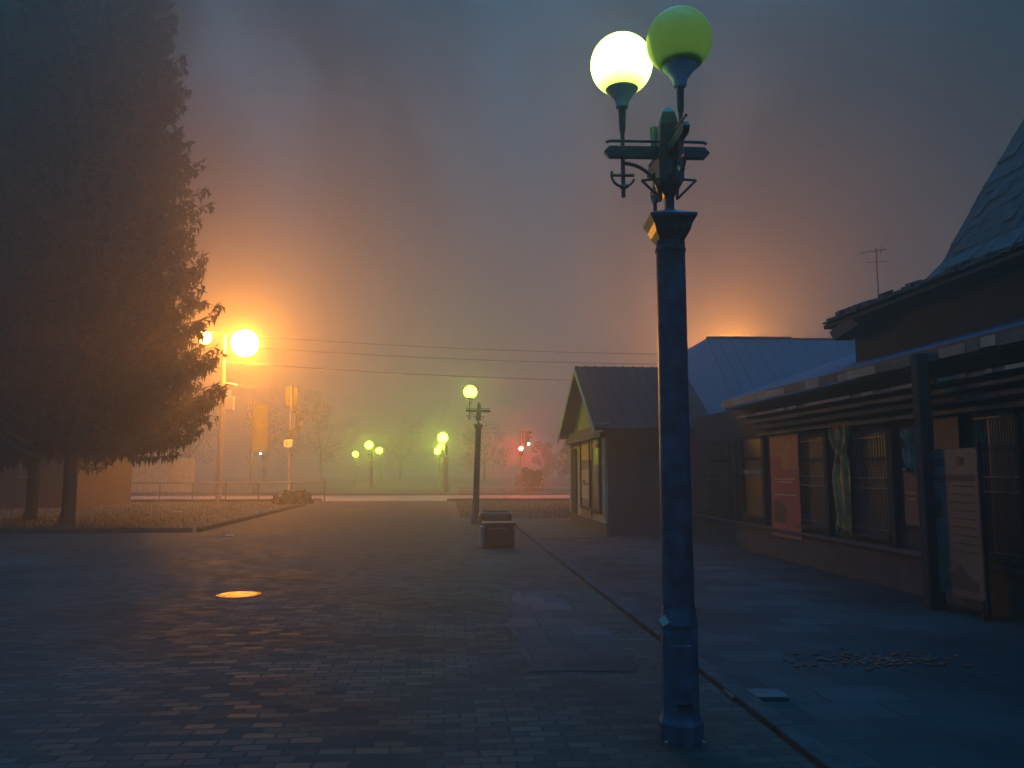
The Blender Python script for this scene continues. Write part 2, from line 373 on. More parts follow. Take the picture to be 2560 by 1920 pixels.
# ================================================================ GLOBE LAMPS
def cup_bm(c, z0, sc=1):
    b = MB(); b.lathe([(.024*sc, z0), (.040*sc, z0+.01), (.045*sc, z0+.05), (.075*sc, z0+.095), (.108*sc, z0+.135), (.124*sc, z0+.158), (.120*sc, z0+.17), (.085*sc, z0+.176)], c, 24); return b
def globe_lamp(label, loc, arms, H, lean=(0, 0), group='globe street lamps', detail=True, gm='globe_near', gr=.2):
    """arms: (angle deg, length, kind) kind in lit/off/bare/stub"""
    t = thing('globe_street_lamp', label, 'street lamp', loc, 0, group)
    t.rotation_euler = (lean[0], lean[1], 0)
    k = H/4.05; zb = H-.92             # zb : underside of the arm bars
    n = 8
    b = MB(); ph = math.pi/8
    b.lathe([(.135, 0), (.135, .12), (.122, .15), (.115, .18), (.113, .66), (.118, .69), (.112, .72), (.105, .78), (.101, .80)], n=n, phase=ph); b.build('pedestal', M['blue_iron'], t)
    if detail:
        b = MB(); b.box((-.05, -.118, .24), (.05, -.100, .58)); b.build('access_door', M['blue_iron'], t, bevel=.006)
        for q_ in range(4):
            a = R(45+90*q_); b = MB(); b.lathe([(.014, 0), (.014, .035), (.008, .04)], (.155*math.cos(a), .155*math.sin(a)), 6); b.build('anchor_bolt', M['galv'], t)
    b = MB(); zc = zb-.52
    b.lathe([(.100, .80), (.096, 1.2), (.092, zc-.10), (.098, zc-.10), (.098, zc-.08), (.092, zc-.075), (.092, zc-.03)], n=20, cap=True); b.build('shaft', M['blue_iron'], t, smooth=True)
    b = MB(); q = math.pi/4
    b.lathe([(.115, zc-.03), (.14, zc), (.15, zc+.012), (.17, zc+.06), (.205, zc+.10), (.205, zc+.118), (.05, zc+.17), (.037, zc+.18), (.037, zc+.26)], n=4, phase=q); b.build('capital', M['blue_iron'], t)
    z1 = zc+.26
    b = MB(); b.lathe([(.045, z1), (.060, z1+.03), (.102, z1+.07), (.102, zb+.02), (.085, zb+.12), (.080, zb+.22), (.055, zb+.30), (.02, zb+.34)], n=4, phase=q)
    b.box((-.055, -.055, zb-.03), (.055, .055, zb+.17)); b.build('head_block', M['blue_iron'], t)
    if detail:                          # inverted triangular wings under the head
        for a in (0, 90, 180, 270):
            m3 = Matrix.Rotation(R(a), 3, 'Z'); b = MB()
            pts = [(.05, 0, z1-.01), (.175, 0, z1+.115), (.065, 0, z1+.125)]
            for i in range(3):
                b.tube([m3@Vector(pts[i]), m3@Vector(pts[(i+1) % 3])], .009, 6)
            b.build('wing', M['blue_iron'], t)
    for ang, L, kind in arms:
        m3 = Matrix.Rotation(R(ang), 3, 'Z'); b = MB()
        hx = [(.03, -.02, zb), (L, -.02, zb), (L+.035, -.02, zb+.038), (L, -.02, zb+.076), (.03, -.02, zb+.076)]
        b.prism([m3@Vector(p) for p in hx], m3@Vector((0, .04, 0)))
        b.tube([m3@Vector((.03, 0, zb+.115)), m3@Vector((L-.01, 0, zb+.115)), m3@Vector((L+.02, 0, zb+.105))], .011, 8)
        a = b.build('arm', M['blue_iron'], t, bevel=.003 if detail else 0)
        x = L-.09
        if kind == 'stub': continue
        ztop = zb+.34
        b = MB()
        b.tube([m3@Vector((x, 0, zb-.26)), m3@Vector((x, 0, zb+.22))], .0135, 8)
        b.tube([m3@Vector((x, 0, zb+.17)), m3@Vector((x, 0, zb+.20)), m3@Vector((x, 0, ztop))], [.016, .021, .025], 10); b.build('stem', M['blue_iron'], t, smooth=True)
        if detail:
            b = MB(); rr = .075; zc2 = zb-.115
            pts = [m3@Vector((x+rr*math.cos(R(q_)), 0, zc2+rr*math.sin(R(q_)))) for q_ in range(-160, 30, 10)]
            b.tube(pts, [.016 if 4 < i < 9 else .009 for i in range(len(pts))], 6)
            b.tube([m3@Vector((x-.07, 0, zc2)), m3@Vector((x+.075, 0, zc2))], .01, 6)
            pts = [m3@Vector((x-.21+.205*math.sin(R(q_)), 0, zb-.235+.205*math.cos(R(q_)))) for q_ in range(0, 95, 8)]
            pts = [m3@Vector((x-(x-.065)*(1-math.cos(R(q_))), 0, zb-.035-.23*(math.sin(R(q_))) if False else zb-.035)) for q_ in (0,)] + \
                  [m3@Vector((x-(x-.06)*math.sin(R(q_)), 0, zb-.27+.235*math.cos(R(q_)))) for q_ in range(6, 96, 8)]
            b.tube(pts, .0115, 6)
            b.build('scroll', M['blue_iron'], t, smooth=True)
        if kind == 'bare': continue
        c = m3@Vector((x, 0, 0))
        cup_bm((c.x, c.y), ztop-.01).build('cup', M['cup'], t, smooth=True)
        b = MB(); b.sphere((c.x, c.y, ztop+.12+.172+(gr-.2)*.9), gr, 40, 26, z0=-.90)
        b.build('globe', M[gm] if kind == 'lit' else M['glass_off'], t, smooth=True)
    return t
HL = 4.0
A = at(1688, 1180, 5.0)
# near lamp: left globe lit, front globe unlit
globe_lamp('near blue iron lamp post with one lit globe and one dark green globe', (A.x, 5.0, 0),
           [(182, .385, 'lit'), (-86, .39, 'off'), (97, .39, 'bare'), (3, .235, 'stub')], 4.53)
c = gnd(1188, 1310)
globe_lamp('mid distance post with a single glowing globe beside the litter bin', (c.x, c.y, 0),
           [(180, .38, 'lit'), (0, .33, 'stub')], 4.39, lean=(0, R(1.6)), gm='globe_mid')
far = [(925, 1115, 77, .26, 'far globe lamp, brightest of the left cluster of glowing globes'), (890, 1137, 98, .24, 'far globe lamp, lowest and leftmost of the left cluster'),
       (950, 1128, 100, .18, 'far globe lamp, small one at the right end of the left cluster'), (1110, 1097, 62, .19, 'far globe lamp, topmost of the right cluster beside the mid post'),
       (1105, 1120, 84, .25, 'far globe lamp, middle one of the right cluster'), (1095, 1130, 96, .2, 'far globe lamp, lowest and smallest of the right cluster')]
proto = None
for px, py, Y, gr, lab in far:
    v = at(px, py, Y)
    if proto is None:
        proto = globe_lamp(lab, (v.x+.2, Y, v.z-3.72), [(180, .30, 'lit')], 3.2, detail=False, gm='globe_far', gr=.26)  # globe built larger than real to include its glare
        o = proto
    else:
        o = copy_tree(proto); o['label'] = lab
    o.location = (v.x+.2, Y, 0); s_ = (v.z)/2.91
    o.scale = (s_, s_, s_)

# ================================================================ SODIUM STREET LAMPS
def sodium_lamp(label, loc, H, arm=1.6, mat_='sodium', group='sodium street lamps', extra=True, rz=0, arms=(1, -1)):
    t = thing('sodium_street_lamp', label, 'street lamp', loc, rz, group)
    b = MB(); b.lathe([(.17, 0), (.15, 2.0), (.13, 5), (.10, H-.2), (.09, H)], n=14); b.build('pole', M['concrete'], t, smooth=True)
    for sx in arms:
        L = arm if sx > 0 else arm*.95
        b = MB(); b.tube([(0, 0, H-.35), (sx*L*.35, 0, H-.02), (sx*L*.75, 0, H+.12), (sx*L, 0, H+.13)], .035, 8); b.build('bracket', M['galv'], t, smooth=True)
        b = MB(); b.add([(sx*(L-.1), -.12, H+.06), (sx*(L+.55), -.16, H+.06), (sx*(L+.55), .16, H+.06), (sx*(L-.1), .12, H+.06),
                         (sx*(L-.05), -.06, H+.20), (sx*(L+.45), -.10, H+.24), (sx*(L+.45), .10, H+.24), (sx*(L-.05), .06, H+.20)],
                        [(0,3,2,1),(4,5,6,7),(0,1,5,4),(1,2,6,5),(2,3,7,6),(3,0,4,7)]); h = b.build('head', M['galv'], t)
        b = MB()
        if mat_ == 'sodium': rb = .74 if sx > 0 else .34; b.sphere((sx*(L+.25), 0, H+.055-rb*.8), rb, 32, 16)  # bowl oversized so its shape takes in the lamp's glare
        else: b.sphere((sx*(L+.25), 0, H+.055), .35, 24, 8, z0=-1, z1=-.02)
        b.build('lens', M[mat_], h)
    return t
SY = 44
v = at(562, 832, SY)
sl_ = sodium_lamp('tall sodium lamp glaring orange beside the spruce', (v.x, SY, 0), v.z-.05, arm=.88)
b = MB(); q = at(577, 1006, SY); q2 = at(569, 990, SY); sx = q.x-v.x
b.box((sx-.20, -.14, q.z-.40), (sx+.20, .02, q.z+.30)); b.build('meter_box', M['white'], sl_, bevel=.02)
q = at(571, 982, SY); b = MB(); b.box((q.x-v.x-.1, -.1, q.z-.1), (q.x-v.x+.1, .05, q.z+.12)); b.build('junction_box', M['white'], sl_)
q = at(583, 961, SY); b = MB(); b.tube([(0, 0, q.z+.1), (q.x-v.x, -.1, q.z), (q.x-v.x+.28, -.15, q.z-.08)], [.03, .05, .05], 8); b.build('floodlight_arm', M['white'], sl_)
SY2 = 46
v2 = at(1775, 890, SY2)
hid = sodium_lamp('sodium lamp glowing orange from behind the shop roofs', (v2.x, SY2, 0), v2.z, arm=.9, mat_='sodium2', arms=(1,))
# overhead wires
def wire(a, bb, sag, label):
    o = MB(); a = Vector(a); bb = Vector(bb); pts = []
    for i in range(25):
        u = i/24; p = a.lerp(bb, u); p.z -= sag*4*u*(1-u); pts.append(p-a)
    o.tube(pts, .022, 5); w_ = o.build('overhead_wire', M['wire'], loc=a); return tag(w_, label, 'wire', 'overhead wires across the road')
R0 = Vector((v2.x, SY2, 0))
for (pyl, pyr, lab) in ((836, 880, 'top overhead wire running right from the sodium lamp'), (864, 905, 'middle overhead wire running right from the sodium lamp'), (905, 950, 'lowest and faintest overhead wire below the other two')):
    a = at(572, pyl, SY); e = at(1800, pyr+6, SY2)
    wire((v.x+.1, SY, a.z), (v2.x-.1, SY2, e.z), .25, lab)

# ================================================================ TRAFFIC SIGNALS
def signal_head(parent, c, face, lens_mats, hw=.17, ph=.36, visor=.24, name='signal_head'):
    """c centre, face unit xy direction"""
    f = Vector((face[0], face[1], 0)).normalized(); s = Vector((-f.y, f.x, 0)); n = len(lens_mats); H = ph*n
    b = MB(); z0 = c[2]-H/2; cc = Vector(c)
    base = [cc+s*(-hw)-f*.12, cc+s*hw-f*.12, cc+s*hw+f*.06, cc+s*(-hw)+f*.06]
    b.prism([Vector((p.x, p.y, z0)) for p in base], (0, 0, H)); hd = b.build(name, M['blackplastic'], parent, bevel=.02)
    for i, lm in enumerate(lens_mats):
        z = z0+ph*(i+.5); ctr = Vector((cc.x, cc.y, z))+f*.066
        pts = [ctr+s*(.125*math.cos(R(a)))+Vector((0, 0, .125*math.sin(R(a)))) for a in range(0, 360, 20)]
        b = MB(); b.prism(pts, f*.012); b.build('lens', lm, hd)
        b = MB()                        # visor: half tube
        prev = None
        for a in range(-10, 200, 14):
            d = s*math.cos(R(a))+Vector((0, 0, math.sin(R(a)))); p0 = ctr+d*.14; p1 = ctr+d*.14+f*(visor if 30 < a < 150 else visor*.6); p2 = p1+d*.008; p3 = p0+d*.008
            if prev: b.add([*prev, p0, p1, p2, p3], [(0,1,5,4),(1,2,6,5),(2,3,7,6),(3,0,4,7)])
            prev = (p0, p1, p2, p3)
        b.build('visor', M['blackplastic'], hd)
    return hd
off = M['lens_off']
TY = 47.5
b0 = gnd(718, 1232); TB = at(722, 1225, TY)
ts = thing('traffic_signal', 'unlit traffic signal seen from behind with a white number plate', 'traffic light', (TB.x, TY, 0), 0, 'traffic signals at the crossing')
ttop = at(725, 962, TY).z
b = MB(); b.lathe([(.10, 0), (.10, .5), (.065, .55), (.06, ttop)], n=12); b.build('pole', M['galv'], ts, smooth=True)
def rel(px, py): q = at(px, py, TY); return (q.x-TB.x, q.z)
x, z = rel(726, 992); bk = signal_head(ts, (x-.02, .15, z), (0, 1), [off, off, off], ph=.34)
b = MB(); b.box((x-.3, .04, z-.55), (x+.42, .07, z+.62)); b.build('back_board', M['blackplastic'], ts, bevel=.02)
x, z = rel(745, 1052); signal_head(ts, (x, 0, z), (1, .15), [off, off, off], ph=.46)
b = MB(); 
for dz in (-.5, .5): b.tube([(0, 0, z+dz), (x, 0, z+dz)], .025, 6)
b.build('mounting_bracket', M['blackplastic'], ts)
x, z = rel(729, 1090); b = MB(); b.box((x-.14, -.2, z-.35), (x+.14, -.07, z+.35)); b.build('control_box', M['blackplastic'], ts, bevel=.02)
x, z = rel(722.5, 1109); b = MB(); b.box((x-.25, -.23, z-.23), (x+.25, -.21, z+.23)); pl = b.build('number_plate', M['white'], ts, bevel=.01)
def text(s, size, loc, m, parent, name='lettering'):
    cu = bpy.data.curves.new(name, 'FONT'); cu.body = s; cu.size = size; cu.align_x = 'CENTER'; cu.align_y = 'CENTER'; cu.extrude = .003
    o = bpy.data.objects.new(name, cu); col.objects.link(o)
    dg = bpy.context.evaluated_depsgraph_get(); me = bpy.data.meshes.new_from_object(o.evaluated_get(dg)); bpy.data.objects.remove(o)
    me.materials.clear(); me.materials.append(m)
    o2 = bpy.data.objects.new(name, me); col.objects.link(o2); o2.parent = parent; o2.location = loc; o2.rotation_euler = (math.pi/2, 0, 0); return o2
text('61', .34, (x, -.236, z), M['ink'], pl)

RY = 60
TB = at(1301, 1235, RY); TY = RY
tr = thing('traffic_signal', 'traffic signal with a glowing red lens right of the globe post', 'traffic light', (TB.x, RY, 0), 0, 'traffic signals at the crossing')
b = MB(); ttop = at(1304, 1078, RY).z; b.lathe([(.22, 0), (.22, .55), (.10, .6), (.07, .65), (.065, ttop)], n=12); b.build('pole', M['galv'], tr, smooth=True)
x, z = rel(1302.5, 1127); signal_head(tr, (x, -.16, z), (0, -1), [off, M['red_lamp']], ph=.34)
x, z = rel(1319, 1096); hd = signal_head(tr, (x, -.05, z), (.9, -.5), [M['green_lamp'], off, off], ph=.36)
tag(hd, 'side signal head with a small green light')
x, z = rel(1308, 1092); b = MB(); b.box((x-.1, .05, z-.45), (x+.1, .2, z+.45)); b.build('control_box', M['fascia'], tr)

# banner post left
BY = 58
q0 = at(626, 1230, BY); zt = at(628, 1003, BY).z
bp_ = thing('banner_post', 'slim post with a tall yellow green vertical banner and a small white lamp', 'banner', (q0.x, BY, 0))
b = MB(); b.lathe([(.09, 0), (.07, zt+.1)], n=10); b.build('post', M['galv'], bp_, smooth=True)
a1 = at(632, 1010, BY); a2 = at(667, 1124, BY)
b = MB(); b.prism([(a1.x-q0.x, -.02, a2.z), (a2.x-q0.x, -.02, a2.z-.06), (a2.x-q0.x, -.02, a1.z), (a1.x-q0.x, -.02, a1.z)], (0, .03, 0)); bn = b.build('banner', M['banner'], bp_)
b = MB(); mx_ = (a1.x+a2.x)/2-q0.x; mz = (a1.z*.55+a2.z*.45)
b.prism([(mx_-.3, -.026, mz-.25), (mx_+.1, -.026, mz-.5), (mx_+.25, -.026, mz), (mx_-.05, -.026, mz+.45), (mx_-.25, -.026, mz+.3)], (0, .004, 0)); b.build('printed_mark', M['banner2'], bn)
b = MB()
for zz in (a1.z, a2.z): b.tube([(0, 0, zz), (a2.x-q0.x+.03, 0, zz)], .02, 6)
b.build('banner_rail', M['galv'], bp_)
a3 = at(652, 1134, BY); b = MB(); b.box((a3.x-q0.x-.09, -.06, a3.z-.06), (a3.x-q0.x+.09, .1, a3.z+.09)); b.tube([(0, 0, a3.z), (a3.x-q0.x, 0, a3.z)], .02, 6); lh = b.build('spot_lamp', M['blackplastic'], bp_)
b = MB(); b.sphere((a3.x-q0.x, -.075, a3.z), .05, 10, 6); b.build('lens', M['white_lamp'], lh)

# ================================================================ RAILINGS
def railing(label, pxa, pxb, py, Y, posts):
    a = at(pxa, py, Y); e = at(pxb, py+ (pxb-pxa)*.006, Y); h = a.z
    t = thing('pedestrian_railing', label, 'railing', (a.x, Y, 0), 0, 'railings along the road')
    L = e.x-a.x
    b = MB(); b.tube([(0, 0, h), (L, 0, h)], .035, 8); b.build('top_rail', M['galv'], t)
    b = MB(); b.tube([(0, 0, h*.45), (L, 0, h*.45)], .018, 8); b.build('lower_rail', M['dark_iron'], t)
    for i in range(posts+1):
        x = L*i/posts; b = MB(); b.tube([(x, 0, 0), (x, 0, h+(.12 if i in (0, posts) else 0))], .03, 8); b.build('post', M['dark_iron'], t)
railing('long pale railing along the road on the left behind the spruce trunks', 236, 812, 1207, 43.4, 7)
railing('faint pale railing along the road right of the globe post', 1148, 1428, 1220, 55.5, 5)

# ================================================================ TREES
def spruce(label, x, y, H, R0, zlow, seed, side_density=1.0):
    rnd = random.Random(seed)
    t = thing('spruce_tree', label, 'tree', (x, y, 0), 0, 'spruces on the left')
    b = MB(); b.tube([(0, 0, 0), (.05, 0, .4), (.03, .02, H*.3), (0, 0, H*.7), (0, 0, H)], [.27, .20, .18, .12, .03], 12); b.build('trunk', M['bark'], t, smooth=True)
    b = MB(); br = MB()
    z = zlow
    while z < H-.3:
        u = z/H
        Rz = R0*(1-u)**.52*(1.0 if z > zlow+1.0 else .92)
        nb = int(13+4*rnd.random())
        for k in range(nb):
            a = rnd.uniform(0, 2*math.pi); L = Rz*rnd.choice([rnd.uniform(.55, .85), rnd.uniform(.8, 1.0), rnd.uniform(.9, 1.08)])
            dx, dy = math.cos(a), math.sin(a); sd = Vector((-dy, dx, 0)); z0 = z+rnd.uniform(-.2, .2)
            droop = rnd.uniform(.22, .42); pts = []
            ns = 9
            for i in range(ns+1):
                w_ = i/ns; zz = z0 - droop*L*math.sin(w_*math.pi*.62)*.75 + (w_**3)*L*rnd.uniform(.20, .28)
                pts.append(Vector((dx*L*w_, dy*L*w_, zz)))
            br.tube([pts[0], pts[4], pts[9]], [.035, .02, .006], 3, cap=False)
            for i in range(2, ns+1):
                for q in range(5 if L > 1.5 else 3):
                    w_ = (i-rnd.random())/ns; p = pts[i-1].lerp(pts[i], rnd.random())
                    tw = (.16+.62*math.sin(min(1, w_*1.05)*math.pi*.9)**.8)*min(1, L/3)*rnd.uniform(.6, 1.15)*.85
                    for sg in (-1, 1):
                        d = (sd*sg*rnd.uniform(.55, 1)+Vector((dx, dy, 0))*rnd.uniform(.4, .9)+Vector((0, 0, rnd.uniform(-.55, .12)))).normalized()
                        e = p+d*tw; nrm = Vector((rnd.uniform(-.5, .5), rnd.uniform(-.5, .5), 1)).normalized(); c_ = d.cross(nrm).normalized()*rnd.uniform(.03, .05)
                        m_ = p.lerp(e, .5)
                        b.add([p-c_*.6, m_-c_*1.5, e, m_+c_*1.5, p+c_*.6], [(0, 1, 2, 3, 4)])
                        hang = Vector((rnd.uniform(-.05, .05), rnd.uniform(-.05, .05), -rnd.uniform(.12, .32)))
                        b.add([m_-d*.05, m_+d*.07, m_+hang], [(0, 1, 2)])
            # brushy tip
            e0 = pts[-1]; dd = (pts[-1]-pts[-2]).normalized()
            for q in range(7):
                d = (dd+Vector((rnd.uniform(-.5, .5), rnd.uniform(-.5, .5), rnd.uniform(-.15, .45)))).normalized(); p = pts[-2].lerp(e0, rnd.random()); e = p+d*rnd.uniform(.15, .34); c_ = d.cross(Vector((rnd.uniform(-1, 1), rnd.uniform(-1, 1), .4))).normalized()*.03
                b.add([p-c_, p+c_, e], [(0, 1, 2)])
        z += rnd.uniform(.22, .34)*(1+u*.3)
    b.build('foliage', M['needles'], t); br.build('limb', M['bark'], t)
    return t
q = gnd(165, 1312)
spruce('tall dark spruce whose jagged right edge stands against the orange lamp', q.x, q.y, 22.4, 4.9, 2.9, 3)
q2 = gnd(70, 1306)
spruce('second dark spruce at the left edge behind the first trunk', q2.x-.9, q2.y+1.6, 22.3, 6.4, 3.0, 5)

def broadleaf(label, px, Y, H, Rc, seed, n=2600, name='broadleaf_tree', cat='tree', grp='hazy trees beyond the road', z0f=.28):
    rnd = random.Random(seed); c = at(px, 1180, Y)
    t = thing(name, label, cat, (c.x, Y, 0), 0, grp)
    b = MB(); b.tube([(0, 0, 0), (.1, 0, H*.3), (0, .1, H*.6)], [.22, .16, .06], 8)
    for k in range(6):
        a = k*1.05+rnd.random(); b.tube([(0.08, 0, H*.28), (math.cos(a)*Rc*.4, math.sin(a)*Rc*.4, H*.5), (math.cos(a)*Rc*.7, math.sin(a)*Rc*.7, H*.75)], [.09, .05, .02], 5)
    b.build('trunk', M['bark'], t)
    b = MB(); cl = []
    for k in range(22):
        a = rnd.uniform(0, 6.28); rr = Rc*rnd.random()**.6; zz = H*rnd.uniform(z0f, 1)
        cl.append((math.cos(a)*rr*(1.2-zz/H*.6), math.sin(a)*rr*(1.2-zz/H*.6), zz, Rc*rnd.uniform(.22, .4)))
    for k in range(n):
        cx, cy_, cz, cr_ = rnd.choice(cl); d = Vector((rnd.gauss(0, 1), rnd.gauss(0, 1), rnd.gauss(0, .9))).normalized()*cr_*rnd.uniform(.5, 1.1)
        p = Vector((cx, cy_, cz))+d; p.z = max(p.z, .1); u = Vector((rnd.gauss(0, 1), rnd.gauss(0, 1), rnd.gauss(0, 1))).normalized()*.13; w_ = u.cross(Vector((rnd.gauss(0, 1), rnd.gauss(0, 1), rnd.gauss(0, 1)))).normalized()*.1
        b.add([p-u, p-w_, p+u, p+w_], [(0, 1, 2, 3)])
    b.build('foliage', M['leaf'], t)
for i, (px, Y, H, Rc, lab) in enumerate([(300, 74, 9, 3.4, 'hazy tree behind the spruce bough'), (470, 78, 10, 3.6, 'hazy tree left of the sodium pole'), (660, 80, 9, 3.6, 'hazy tree behind the yellow green banner'),
        (800, 86, 11, 3.6, 'hazy tree right of the number plate signal'), (1000, 112, 9, 4.5, 'hazy tree between the two globe clusters'), (1210, 92, 8, 3.4, 'hazy tree behind the mid globe post'),
        (1360, 70, 4.2, 1.6, 'pale hazy tree right of the red signal'), (1425, 68, 4.6, 1.5, 'pale hazy tree touching the kiosk edge')]):
    broadleaf(lab, px, Y+34, H*1.2, Rc*1.2, 20+i, 2200)
broadleaf('low dark bush behind the red signal pole', 1325, 63, 1.7, 1.1, 41, 1200, 'bush', 'bush', None, .1)
broadleaf('low dark bush at the lawn corner near the road', 740, 41, .34, 1.0, 42, 1500, 'bush', 'bush', None, .1)

# building behind the spruce trunks
q = at(0, 1180, 34)
t = thing('low_building', 'low dark reddish building seen between the spruce trunks', 'building', (-34, 36, 0), 0)
xr = at(172, 1180, 36).x+34
b = MB(); b.box((0, 0, 0), (xr, 6, 3.4)); b.build('wall', M['bluewall'], t)
b = MB(); b.box((-.3, -.4, 3.403), (xr+.3, 6.3, 3.6)); b.build('roof', M['roofdark'], t)
wx0 = at(50, 1180, 36).x+34; wx1 = at(80, 1180, 36).x+34
b = MB(); b.box((wx0, -.05, at(60, 1196, 36).z), (wx1, .02, at(60, 1092, 36).z)); f = b.build('window', M['paleframe'], t)
b = MB(); b.box((wx0+.08, -.06, at(60, 1190, 36).z), (wx1-.14, -.045, at(60, 1098, 36).z)); b.build('pane', M['pane'], f)
# pale fence panels beyond the road
ff = thing('panel_fence', 'pale panelled fence beyond the road behind the spruces', 'fence', (at(170, 1180, 60).x, 60, 0))
for i in range(5):
    b = MB(); x = i*1.9; b.box((x+.06, -.03, .15), (x+1.8, .03, 2.6)); 
    for k in range(4): b.box((x+.2+k*.42, -.05, .3), (x+.38+k*.42, -.031, 2.45))
    b.build('panel', M['plaster_green'], ff)
    b = MB(); b.box((x-.06, -.06, 0), (x+.05, .06, 2.8)); b.build('post', M['concrete'], ff)
# ================================================================ KIOSK A (gabled, end facing the walk)
ka = gnd(1521, 1341); tk, sk = to_st(ka); kb = wall(1430, 1303, tk)[0]
x0, y0 = P(tk, sk)
K = thing('gabled_kiosk', 'small gabled kiosk with posters in its end window', 'kiosk', (x0, y0, 0), PHI)
Ld = kb-sk                       # depth along the street
eh = 2.85; s_r, z_r = wall(1440, 922, tk-.35); rs = s_r-sk; rz_ = z_r
W = 2.7
eh = wall(1523, 1052, tk)[1]-.05
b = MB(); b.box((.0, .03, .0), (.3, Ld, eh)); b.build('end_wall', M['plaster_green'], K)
b = MB(); b.box((.012, 0, .0), (W+1.2, .25, eh+.1)); b.prism([(W-.25, .25, eh-.02), (W-.25, Ld, eh-.02), (W-.25, rs, rz_-.1)], (.2, 0, 0)); b.box((.31, .26, 0), (W, Ld-.02, eh)); b.build('side_wall', M['shade_blue'], K)
b = MB(); b.box((-.03, -.01, 0), (-.002, Ld+.03, .30)); b.build('plinth', M['plinth'], K, bevel=.01)
# gable triangle facing the walk
b = MB(); b.prism([(.02, .05, eh), (.02, Ld-.05, eh), (.02, rs, rz_-.12)], (.12, 0, 0)); b.build('gable', M['gable'], K)
# roof slopes with overhang towards the walk
def slope(p0, p1, name='roof', m='roofdark', th=.07):
    b = MB(); (ya, za), (yb, zb_) = p0, p1
    WR = 2.75
    b.prism([(-.38, ya, za), (WR, ya, za), (WR, yb, zb_), (-.38, yb, zb_)], (0, 0, th))
    n = 11
    for i in range(n):                  # standing seams
        x = -.36+i*(WR+.3)/n; b.prism([(x, ya, za+th), (x+.03, ya, za+th), (x+.03, yb, zb_+th), (x, yb, zb_+th)], (0, 0, .025))
    return b.build(name, M[m], K)
ov = .35; k1 = (rz_-eh)/rs; k2 = (rz_-eh)/(Ld-rs)
slope((-ov, eh-k1*ov+.04), (rs, rz_+.0)); slope((rs, rz_-.0), (Ld+ov, eh-k2*ov+.04))
# rake boards and eave stubs
b = MB(); 
for (ya, za, yb, zb_) in ((-ov, eh-k1*ov-.10, rs, rz_-.14), (rs, rz_-.14, Ld+ov, eh-k2*ov-.10)):
    b.prism([(-.41, ya, za), (-.41, yb, zb_), (-.41, yb, zb_+.16), (-.41, ya, za+.16)], (.03, 0, 0))
b.build('rake_board', M['gable'], K)
for p0, p1 in (((-.36, .55, eh+.18), (.02, .85, eh+.36)), ((-.3, -.22, eh-.12), (.02, .02, eh+.02)), ((-.36, Ld-.02, eh-.12), (.02, Ld+.3, eh+.0))): b = MB(); b.box(p0, p1); b.build('eave_bracket', M['fascia'], K)
b = MB(); b.box((-.20, -.05, eh-.34), (-.003, Ld+.05, eh-.22)); b.box((-.12, -.03, eh-.22), (-.003, Ld+.03, eh-.003)); b.build('cornice', M['ledge'], K)
# end window with posters
def wpt(px, py): s, z = wall(px, py, tk-.05); return s-sk, z
ya, zt_ = wpt(1497, 1112); yb, zt2 = wpt(1452, 1112); _, zb0 = wpt(1480, 1292)
zt_ = wall(1470, 1097, tk)[1]; zb0 = .62
b = MB(); fr = .07
for (u0, u1, w0, w1) in ((ya-.1, ya, zb0, zt_), (yb, yb+.1, zb0, zt_), (ya-.1, yb+.1, zt_, zt_+.09), (ya-.1, yb+.1, zb0-.09, zb0), ((ya+yb)/2-.03, (ya+yb)/2+.03, zb0, zt_)):
    b.box((-.07, u0, w0), (-.002, u1, w1))
wf = b.build('window', M['frame'], K)
b = MB(); b.box((-.012, ya, zb0), (-.004, yb, zt_)); b.build('pane', M['pane'], wf)
def poster(px0, px1, pya, pyb, m, name='poster', d=.03, pc=None):
    s0, z1 = wall((px0+px1)/2, pya, tk-.02); _, z0 = wall((px0+px1)/2, pyb, tk-.02)
    u0 = wall(px1, 1150, tk-.02)[0]-sk; u1 = wall(px0, 1150, tk-.02)[0]-sk
    b = MB(); b.box((-d-.008, u0, z0), (-d, u1, z1)); return b.build(name, M[m], wf)
poster(1454, 1480, 1101, 1150, 'poster_y'); poster(1454, 1473, 1151, 1170, 'poster_g'); poster(1454, 1473, 1174, 1247, 'poster_p')
poster(1482, 1494, 1108, 1120, 'poster_p'); poster(1487, 1496, 1162, 1240, 'palecloth', 'curtain'); poster(1454, 1478, 1250, 1290, 'poster_g')
poster(1459, 1464, 1199, 1212, 'ink', 'printed_mark', .04); poster(1464, 1474, 1207, 1213, 'poster_g', 'printed_mark', .04)
# second, narrower door-like panel at the far end, and corner pilasters
b = MB()
y2 = wall(1440, 1150, tk)[0]-sk; y1 = wall(1432, 1150, tk)[0]-sk
b.box((-.05, y2-.2, .32), (-.002, y1-.15, eh-.5)); dr = b.build('door', M['frame'], K)
for u0, u1 in ((.0, .34), (Ld-.3, Ld+.02)): b = MB(); b.box((-.07, u0, .31), (.0, u1, eh-.35)); b.build('pilaster', M['plaster_green'], K, bevel=.01)

